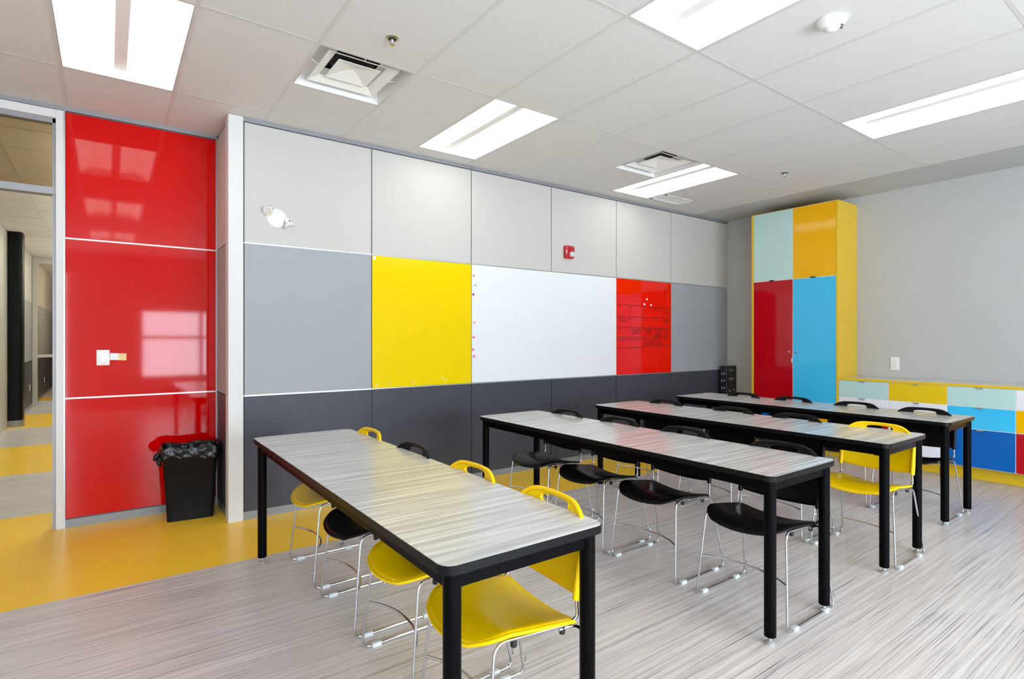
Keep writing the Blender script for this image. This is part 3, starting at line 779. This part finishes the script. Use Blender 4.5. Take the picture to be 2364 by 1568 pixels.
yu = [2.905, 2.405, 1.893, 1.378, 0.865, 0.352]
zr = [0.919, 0.728, 0.516, 0.146]
units = [(('mint', 'cab_white', 'cab_red'), 'drawer unit next to the tall cabinet, mint over white over dark red'),
         (('lemon', 'cab_white', 'cab_white'), 'drawer unit with a yellow top drawer over white ones'),
         (('mint', 'sky', 'royal'), 'drawer unit with mint, light blue and royal blue drawers'),
         (('cab_white', 'amber', 'cab_red'), 'drawer unit cut by the right photo edge, white over amber over dark red'),
         (('mint', 'lemon', 'cab_white'), 'drawer unit beyond the right edge of the photo, mint over yellow over white')]
for i, (cols_, lab) in enumerate(units):
    y1, y0 = yu[i], yu[i + 1]; loc = (6.98, (y0 + y1) / 2, 0.146)
    u = thing('drawer_unit', lab, 'cabinet', loc, 'drawer units along the right wall')
    obj('carcass', BOX(XF + 0.0035, XR - 0.004, y0, y1, 0.146, 0.9165), M['gap'], u, off=loc)
    for k in range(3):
        f = front('drawer', y0, y1, zr[k + 1], zr[k], M[cols_[k]], u, loc); tab(f, (y0 + y1) / 2, zr[k] - 0.004, loc)
loc = (6.98, 1.63, 0.916)
ct = thing('countertop', 'long pale countertop with yellow edge over the drawer units', 'countertop', loc)
obj('top', BOX(XF + 0.004, XR - 0.002, yu[-1], YT0 - 0.0225, 0.917, 0.9445), M['counter'], ct, off=loc)
obj('edge', bev(BOX(XF - 0.006, XF + 0.004, yu[-1], YT0 - 0.0225, 0.920, 0.945), 0.001, 1), M['frame_yellow'], ct, off=loc)
tag(obj('plinth', BOX(6.925, XR - 0.01, yu[-1], YT1, 0.0, 0.1455), M['frame_yellow']), 'yellow recessed plinth running under the cabinet and drawer units', 'plinth')

# ================================================================= TABLES
ZTOP = 0.770
def make_table():
    t = thing('classroom_table', '', 'table', (0, 0, 0), 'long classroom tables')
    hx, hy, th = 0.307, 1.212, 0.027
    bm = bmesh.new(); prism(bm, rrect(-hx + 0.003, hx - 0.003, -hy + 0.003, hy - 0.003, 0.042, 8), ZTOP - 0.006, ZTOP); obj('tabletop', bm, M['tabletop'], t, 40)
    bm = bmesh.new(); prism(bm, rrect(-hx, hx, -hy, hy, 0.045, 8), ZTOP - th, ZTOP - 0.0012)
    obj('edge_band', bm, M['edge_black'], t, 40)
    a = 0.044; z0, z1 = ZTOP - th - 0.050, ZTOP - th
    bm = bmesh.new()
    for s in (-1, 1):
        box(bm, s * (hx - a) - 0.012, s * (hx - a) + 0.012, -hy + a, hy - a, z0, z1)
        box(bm, -hx + a, hx - a, s * (hy - a) - 0.012, s * (hy - a) + 0.012, z0, z1)
    for sx in (-1, 1):
        for sy in (-1, 1):
            box(bm, sx * (hx - 0.070) - 0.030, sx * (hx - 0.070) + 0.030, sy * (hy - 0.066) - 0.026, sy * (hy - 0.066) + 0.026, z0 - 0.005, z1)
    obj('apron', bm, M['black'], t)
    for sx in (-1, 1):
        for sy in (-1, 1):
            c = (sx * (hx - 0.049), sy * (hy - 0.043), 0)
            bm = bmesh.new(); lathe(bm, [(0.024, 0.034), (0.0262, 0.036), (0.0262, z1)], 28, center=c); l_ = obj('leg', bm, M['black'], t, 40)
            bm = bmesh.new(); lathe(bm, [(0.019, 0.0), (0.021, 0.003), (0.021, 0.009), (0.012, 0.014), (0.007, 0.016), (0.007, 0.036)], 20, center=c); obj('levelling_foot', bm, M['foot_steel'], l_, 35)
    return t
tables = [((1.0290, 2.507), 'long streaked table nearest the red wall and camera, leftmost of four'),
          ((2.685, 2.507), 'long streaked table second from the left, in front of the white board'),
          ((3.968, 2.515), 'long streaked table third from the left, with one yellow chair'),
          ((5.265, 2.590), 'long streaked table nearest the colourful cabinets, farthest right')]
proto = make_table()
for i, ((x, y), lab) in enumerate(tables):
    o = proto if i == 0 else copy_tree(proto)
    o.location = (x, y, 0); o['label'] = lab

# ================================================================= CHAIRS  (front towards -x, seat rear edge at x = 0)
RT = 0.0055
def make_chair(kind):
    m = M['chair_yellow'] if kind == 'yellow' else M['chair_black']
    t = thing('stacking_chair', '', 'chair', (0, 0, 0), f'{kind} stacking chairs at the tables')
    # --- seat shell
    nu, nv = 20, 22
    def seat_pt(v, u):                       # v: -1..1 across, u: 0 rear .. 1 front
        w = 0.213 + 0.020 * u
        if u > 0.60: w *= 1 - 0.36 * ((u - 0.60) / 0.40) ** 2.8
        x = -0.368 * u - 0.026 * (1 - v * v) * u ** 3 + 0.014 * (1 - v * v) * (1 - u) ** 2
        s = max(0.0, (u - 0.66) / 0.34)
        z = 0.453 + 0.034 * min(1.0, u / 0.70) - 0.042 * s ** 1.8 - (0.020 + 0.012 * (1 - u)) * (1 - v * v) * (1 - 0.45 * s)
        z -= 0.006 * max(0, (abs(v) - 0.86) / 0.14) ** 2 * (1 - s)
        return (x, v * w, z)
    bm = bmesh.new(); gr = [[bm.verts.new(seat_pt(-1 + 2 * j / nv, i / nu)) for j in range(nv + 1)] for i in range(nu + 1)]
    for i in range(nu):
        for j in range(nv): bm.faces.new((gr[i][j], gr[i][j + 1], gr[i + 1][j + 1], gr[i + 1][j]))
    bmesh.ops.recalc_face_normals(bm, faces=bm.faces)
    if sum(f.normal.z for f in bm.faces) < 0: bmesh.ops.reverse_faces(bm, faces=bm.faces)
    # rolled rim following the outline
    loop = [seat_pt(-1, i / nu) for i in range(nu + 1)] + [seat_pt(-1 + 2 * j / nv, 1) for j in range(1, nv + 1)] + [seat_pt(1, 1 - i / nu) for i in range(1, nu + 1)]
    tube(bm, [(p[0], p[1], p[2] - 0.005) for p in loop], 0.0065, 8)
    s_ = obj('seat', bm, m, t, 60)
    sm = s_.modifiers.new('Solidify', 'SOLIDIFY'); sm.thickness = 0.006; sm.offset = -1
    # --- backrest shell with hand hole
    Wb, zb0, zt = 0.214, 0.515, 0.808
    def outer(a):                            # ray from the hole centre to the outline
        cy, cz = 0.0, 0.776; lo, hi = 0.0, 0.6
        dy, dz = math.cos(a), math.sin(a)
        def inside(y, z):
            ay = abs(y)
            if ay > Wb: return False
            zlow = zb0 + 0.012 - 0.020 * (1 - (ay / Wb) ** 2)
            if z < zlow: return False
            e = (ay / Wb)
            top = zt - 0.010 * e * e - (0.068 * max(0, (e - 0.40) / 0.60) ** 2.5)
            return z <= top
        for _ in range(40):
            mid = (lo + hi) / 2
            if inside(cy + dy * mid, cz + dz * mid): lo = mid
            else: hi = mid
        return (cy + dy * lo, cz + dz * lo)
    def hole(a):
        dy, dz = math.cos(a), math.sin(a); lo, hi = 0.0, 0.12
        def inside(y, z):
            z -= 0.776 - 0.35 * y * y
            if z > 0: return (abs(y) / 0.086) ** 4 + (z / 0.0235) ** 4 < 1
            return (abs(y) / 0.086) ** 2.0 + (-z / 0.029) ** 2.0 < 1
        for _ in range(40):
            mid = (lo + hi) / 2
            if inside(dy * mid, 0.776 + dz * mid): lo = mid
            else: hi = mid
        return (dy * lo, 0.776 + dz * lo)
    def bx(y, z):                            # fore-aft position of the shell
        return 0.008 + (z - 0.53) * 0.17 + 0.032 * (1 - (y / Wb) ** 2)
    N, K = 96, 12
    angs = [2 * PI * i / N for i in range(N)]
    bm = bmesh.new(); rings = []
    for k in range(K + 1):
        f = k / K; ring = []
        for a in angs:
            h = hole(a); o = outer(a); y = h[0] + (o[0] - h[0]) * f; z = h[1] + (o[1] - h[1]) * f
            ring.append(bm.verts.new((bx(y, z), y, z)))
        rings.append(ring)
    for p, q_ in zip(rings, rings[1:]):
        for i in range(N): bm.faces.new((p[i], p[(i + 1) % N], q_[(i + 1) % N], q_[i]))
    bmesh.ops.recalc_face_normals(bm, faces=bm.faces)
    # rolled top rim and side sleeves
    op = [outer(-0.35 + (PI + 0.70) * i / 70) for i in range(71)]
    op = [p for p in op if p[1] > 0.60]
    path = [(bx(Wb, 0.515), Wb, 0.515), (bx(Wb, 0.56), Wb, 0.56)] + [(bx(p[0], p[1]) - 0.002, p[0], p[1]) for p in op] + [(bx(Wb, 0.56), -Wb, 0.56), (bx(Wb, 0.515), -Wb, 0.515)]
    rad = []
    for p in path: rad.append(0.0062 + 0.0046 * min(1, max(0, (0.74 - p[2]) / 0.14)))
    tube(bm, path, rad, 10)
    hp = [hole(a) for a in angs]
    tube(bm, [(bx(p[0], p[1]) + 0.0025, p[0], p[1]) for p in hp + hp[:1]], 0.0042, 6)
    b_ = obj('backrest', bm, m, t, 60)
    sm = b_.modifiers.new('Solidify', 'SOLIDIFY'); sm.thickness = 0.005; sm.offset = 0
    # --- chrome sled frame
    for s in (-1, 1):
        yb, yt = s * 0.2475, s * 0.217
        pts = fillet([(0.060, yb, 0.0065), (-0.360, yb, 0.0065), (-0.314, yt, 0.461), (-0.02, s * 0.210, 0.438), (0.012, s * 0.214, 0.455), (0.006, s * 0.2135, 0.530)], [0.045, 0.050, 0.02, 0.035], 7)
        bm = bmesh.new(); tube(bm, pts, RT, 10); obj('side_frame', bm, M['chrome'], t, 60)
        pts = fillet([(-0.06, s * 0.207, 0.428), (0.025, s * 0.212, 0.428), (0.105, yb, 0.0065), (0.04, yb, 0.0065)], [0.045, 0.05], 7)
        bm = bmesh.new(); tube(bm, pts, RT, 10); l_ = obj('rear_leg', bm, M['chrome'], t, 60)
        bm = bmesh.new(); tube(bm, fillet([(0.090, s * 0.238, 0.075), (0.108, s * 0.240, 0.080), (0.112, s * 0.244, 0.050)], 0.012, 4), 0.003, 6)
        obj('linking_clip', bm, M['chrome'], l_, 60)
        for gx in (-0.292, 0.014):
            bm = bmesh.new(); prism(bm, [(-0.012, 0.0), (0.012, 0.0), (0.012, 0.013), (0.008, 0.017), (-0.008, 0.017), (-0.012, 0.013)], gx - 0.021, gx + 0.021, 'x')
            bmesh.ops.translate(bm, verts=bm.verts, vec=(0, yb, 0)); obj('floor_glide', bm, M['glide'], t)
        for gx in (-0.235, -0.045):
            bm = bmesh.new(); lathe(bm, [(0.009, 0.0), (0.0105, 0.004), (0.0105, 0.024)], 14, center=(gx, s * 0.203, 0.408 - (gx + 0.02) * 0.07)); obj('stacking_bumper', bm, M['rubber'], t, 40)
    # curved front stretcher
    zs = 0.215; fx = -0.360 + 0.046 * zs / 0.455; yy = 0.2475 - 0.0305 * zs / 0.455
    pts = []
    for i in range(25):
        v = -1 + 2 * i / 24; pts.append((fx + 0.075 * (1 - abs(v) ** 2.4), v * yy, zs))
    bm = bmesh.new(); tube(bm, pts, RT * 0.95, 8); obj('stretcher', bm, M['chrome'], t, 60)
    # cross rails under the seat
    for gx in (-0.165, -0.075):
        bm = bmesh.new(); tube(bm, [(gx, 0.208 * v / 8, 0.392 - gx * 0.07 + 0.0395 * (v / 8) ** 4) for v in range(-8, 9)], 0.004, 8); obj('seat_rail', bm, M['chrome'], t, 60)
    return t
chairs = [
 (1.270, 3.345, 'yellow', 'yellow stacking chair at the leftmost table, nearest the grey panelled wall'),
 (1.270, 2.725, 'black', 'only black stacking chair at the leftmost table, between yellow chairs'),
 (1.270, 2.130, 'yellow', 'middle yellow stacking chair at the leftmost table, beside the black chair'),
 (1.268, 1.578, 'yellow', 'yellow stacking chair nearest the camera at the front end of leftmost table'),
 (2.915, 3.325, 'black', 'black stacking chair at the second table, nearest the panelled wall'),
 (2.915, 2.766, 'black', 'second black stacking chair from the panelled wall at the second table'),
 (2.920, 2.207, 'black', 'third black stacking chair from the panelled wall at the second table'),
 (2.925, 1.578, 'black', 'black stacking chair at the near end of the second table'),
 (4.150, 3.330, 'black', 'black stacking chair at the third table, nearest the panelled wall'),
 (4.150, 2.640, 'black', 'second black stacking chair from the panelled wall at the third table'),
 (4.150, 2.115, 'black', 'black stacking chair at the third table, next to the yellow chair'),
 (4.148, 1.563, 'yellow', 'yellow stacking chair at the near end of the third table'),
 (5.360, 3.280, 'black', 'black stacking chair at the cabinet-side table, nearest the panelled wall'),
 (5.370, 2.760, 'black', 'black stacking chair at the cabinet-side table, in front of red cabinet door'),
 (5.380, 2.200, 'black', 'third black stacking chair from the panelled wall at the cabinet-side table'),
 (5.365, 1.680, 'black', 'black stacking chair at the near end of the cabinet-side table')]
turn = {'yellow stacking chair nearest the camera at the front end of leftmost table': -3.5}
protos = {}
for x, y, k, lab in chairs:
    if k not in protos: o = protos[k] = make_chair(k)
    else: o = copy_tree(protos[k])
    o.location = (x, y, 0); o['label'] = lab
    o.rotation_euler = (0, 0, math.radians(turn.get(lab, 0)))

# ================================================================= WASTE BIN AND CARTON
loc = (0.522, 4.985, 0)
wb_ = thing('waste_bin', 'black rectangular waste bin with a bin bag, by the red wall', 'bin', loc)
ROT = Matrix.Rotation(math.radians(-6), 4, 'Z')
def loft(bm, secs, n=6):
    rings = []
    for (hx, hy, r, z) in secs: rings.append([bm.verts.new((p[0], p[1], z)) for p in rrect(-hx, hx, -hy, hy, r, n)])
    for a, b in zip(rings, rings[1:]):
        for i in range(len(a)): bm.faces.new((a[i], a[(i + 1) % len(a)], b[(i + 1) % len(b)], b[i]))
    return rings
bm = bmesh.new(); R = loft(bm, [(0.150, 0.105, 0.022, 0.004), (0.154, 0.110, 0.024, 0.0), (0.154, 0.110, 0.024, 0.012), (0.186, 0.132, 0.030, 0.54), (0.192, 0.138, 0.03, 0.55), (0.182, 0.128, 0.03, 0.548), (0.150, 0.105, 0.02, 0.03)])
bm.faces.new(R[0][::-1]); bm.faces.new(R[-1]); bmesh.ops.recalc_face_normals(bm, faces=bm.faces); bmesh.ops.transform(bm, matrix=ROT, verts=bm.verts)
obj('body', bm, M['bin'], wb_, 40)
bm = bmesh.new(); rnd = random.Random(2)
def even(hx, hy, r, n):
    p = rrect(-hx, hx, -hy, hy, r, 8); p.append(p[0]); d = [0.0]
    for u, v in zip(p, p[1:]): d.append(d[-1] + math.hypot(v[0] - u[0], v[1] - u[1]))
    out = []; j = 0
    for i in range(n):
        t = d[-1] * i / n
        while d[j + 1] < t: j += 1
        f = (t - d[j]) / max(1e-9, d[j + 1] - d[j]); out.append((p[j][0] + (p[j + 1][0] - p[j][0]) * f, p[j][1] + (p[j + 1][1] - p[j][1]) * f))
    return out
secs = [(0.165, 0.112, 0.03, 0.40), (0.178, 0.124, 0.03, 0.50), (0.184, 0.130, 0.03, 0.551), (0.194, 0.140, 0.032, 0.559), (0.199, 0.145, 0.034, 0.548), (0.201, 0.146, 0.034, 0.533),
        (0.200, 0.145, 0.034, 0.518), (0.201, 0.146, 0.034, 0.503), (0.199, 0.144, 0.034, 0.490), (0.200, 0.145, 0.034, 0.478), (0.193, 0.139, 0.034, 0.470)]
NB = 150; rings = []
ph = [rnd.uniform(0, 6.28) for _ in range(12)]
for k, (hx, hy, r, z) in enumerate(secs):
    ring = []
    for i, (x, y) in enumerate(even(hx, hy, r, NB)):
        t = 2 * PI * i / NB
        a = 0.0035 * math.sin(9 * t + 1.1 * k + ph[0]) + 0.0028 * math.sin(17 * t - 1.7 * k + ph[1]) + 0.002 * math.sin(31 * t + 2.3 * k + ph[2]) + rnd.uniform(-0.0012, 0.0012)
        a = max(a, -0.0035) if k > 3 else a * 0.5
        L = math.hypot(x, y); q_ = 1 + a / L
        dz = (0.005 * math.sin(4 * t + ph[3]) + 0.004 * math.sin(7 * t + ph[4]) + (0.010 * math.sin(3 * t + ph[5]) if k > 8 else 0)) if k > 2 else 0
        ring.append(bm.verts.new((x * q_, y * q_, z + dz)))
    rings.append(ring)
for a_, b_ in zip(rings, rings[1:]):
    for i in range(NB): bm.faces.new((a_[i], a_[(i + 1) % NB], b_[(i + 1) % NB], b_[i]))
bmesh.ops.recalc_face_normals(bm, faces=bm.faces)
# loose knotted tuft at the left
for p0, p1, p2, r in (((-0.200, -0.10, 0.525), (-0.225, -0.12, 0.50), (-0.232, -0.125, 0.475), 0.020), ((-0.195, -0.13, 0.49), (-0.205, -0.155, 0.46), (-0.190, -0.150, 0.435), 0.018)):
    tube(bm, fillet([p0, p1, p2], 0.02, 4), [r, r * 1.05, r, r * 0.9, r * 0.85, r * 0.7, r * 0.35], 8)
bmesh.ops.transform(bm, matrix=ROT, verts=bm.verts)
bo = obj('bin_bag', bm, M['bag'], wb_, 50)

loc = (7.075, 4.515, 0)
cb = thing('carton', 'tall slim black carton with white print standing in the far corner', 'box', loc)
bm = bev(BOX(-0.118, 0.118, -0.051, 0.051, 0, 1.005), 0.002, 1); obj('box', bm, M['carton'], cb)
bm = bmesh.new(); yf = -0.0518; rnd = random.Random(8)
merge(bm, text_bm('VIZIO', 0.042, Matrix.Translation((0.0, yf, 0.945)) @ q))
for z, w in ((0.835, 0.13), (0.815, 0.11)):
    x = -w / 2
    while x < w / 2:
        l_ = rnd.uniform(0.006, 0.014); merge(bm, BOX(x, x + l_, yf, yf + 0.0003, z - 0.005, z + 0.005)); x += l_ + 0.005
for x, z in ((-0.04, 0.66), (0.05, 0.67), (-0.04, 0.54), (0.05, 0.53), (-0.04, 0.40), (0.05, 0.40)):
    merge(bm, BOX(x - 0.014, x + 0.014, yf, yf + 0.0003, z - 0.010, z + 0.010))
xf = -0.1186
for k in range(9):
    z = 0.90 - 0.10 * k
    for y in (-0.018, 0.020): merge(bm, BOX(xf, xf + 0.0003, y - 0.006, y + 0.006, z - 0.016, z + 0.016))
obj('print', bm, M['print_white'], cb)

# ================================================================= DAYLIGHT, CAMERA
sc = bpy.context.scene
w = bpy.data.worlds.new('sky'); sc.world = w; w.use_nodes = True
wn_, wl_ = w.node_tree.nodes, w.node_tree.links
bg = wn_['Background']
tc = wn_.new('ShaderNodeTexCoord'); sp = wn_.new('ShaderNodeSeparateXYZ'); cr = wn_.new('ShaderNodeValToRGB')
mr = wn_.new('ShaderNodeMapRange'); mr.inputs[1].default_value = -1; mr.inputs[2].default_value = 1
wl_.new(tc.outputs['Generated'], sp.inputs[0]); wl_.new(sp.outputs[2], mr.inputs[0]); wl_.new(mr.outputs[0], cr.inputs[0])
# overcast sky, hazy horizon, bright ground half added to light the ceiling (linear radiance / SKY)
SKY = 40.0
stops = [(0.0, (0.62, 0.66, 0.72)), (0.43, (0.62, 0.66, 0.72)), (0.475, (0.38, 0.41, 0.48)), (0.53, (0.39, 0.43, 0.50)), (0.62, (0.75, 0.83, 0.95)), (1.0, (0.85, 0.93, 1.0))]
while len(cr.color_ramp.elements) < len(stops): cr.color_ramp.elements.new(0.5)
for e, (p, c) in zip(cr.color_ramp.elements, stops): e.position = p; e.color = (*c, 1)
wl_.new(cr.outputs[0], bg.inputs[0]); bg.inputs[1].default_value = SKY
la = bpy.data.lights.new('window_portal', 'AREA'); la.shape = 'RECTANGLE'; la.size = W1 - W0; la.size_y = WZ1 - WZ0
la.cycles.is_portal = True
lo = bpy.data.objects.new('window_portal', la); C.objects.link(lo); lo.location = ((W0 + W1) / 2, YF - 0.16, (WZ0 + WZ1) / 2); lo.rotation_euler = (math.radians(90), 0, 0)
lb = la.copy(); lb.size = G1 - G0; lb.size_y = GZ
lo = bpy.data.objects.new('door_portal', lb); C.objects.link(lo); lo.location = ((G0 + G1) / 2, YF - 0.16, GZ / 2); lo.rotation_euler = (math.radians(90), 0, 0)

cam = bpy.data.cameras.new('camera'); co_ = bpy.data.objects.new('camera', cam); C.objects.link(co_)
cam.sensor_width = 36; cam.sensor_fit = 'HORIZONTAL'; cam.lens = 1277.8 / 2364 * 36; cam.clip_start = 0.05
co_.location = (0, 0, HC); co_.rotation_euler = (math.radians(90), 0, -math.radians(36.133))
cam.shift_y = (783.5 - 784) / 2364
sc.camera = co_
sc.view_settings.view_transform = 'Standard'; sc.view_settings.look = 'None'
sc.view_settings.exposure = -0.09; sc.view_settings.gamma = 1.0; sc.view_settings.use_curve_mapping = False
sc.cycles.use_denoising = True
sc.cycles.max_bounces = 10; sc.cycles.diffuse_bounces = 6; sc.cycles.glossy_bounces = 5; sc.cycles.transparent_max_bounces = 12
sc.cycles.sample_clamp_indirect = 8.0
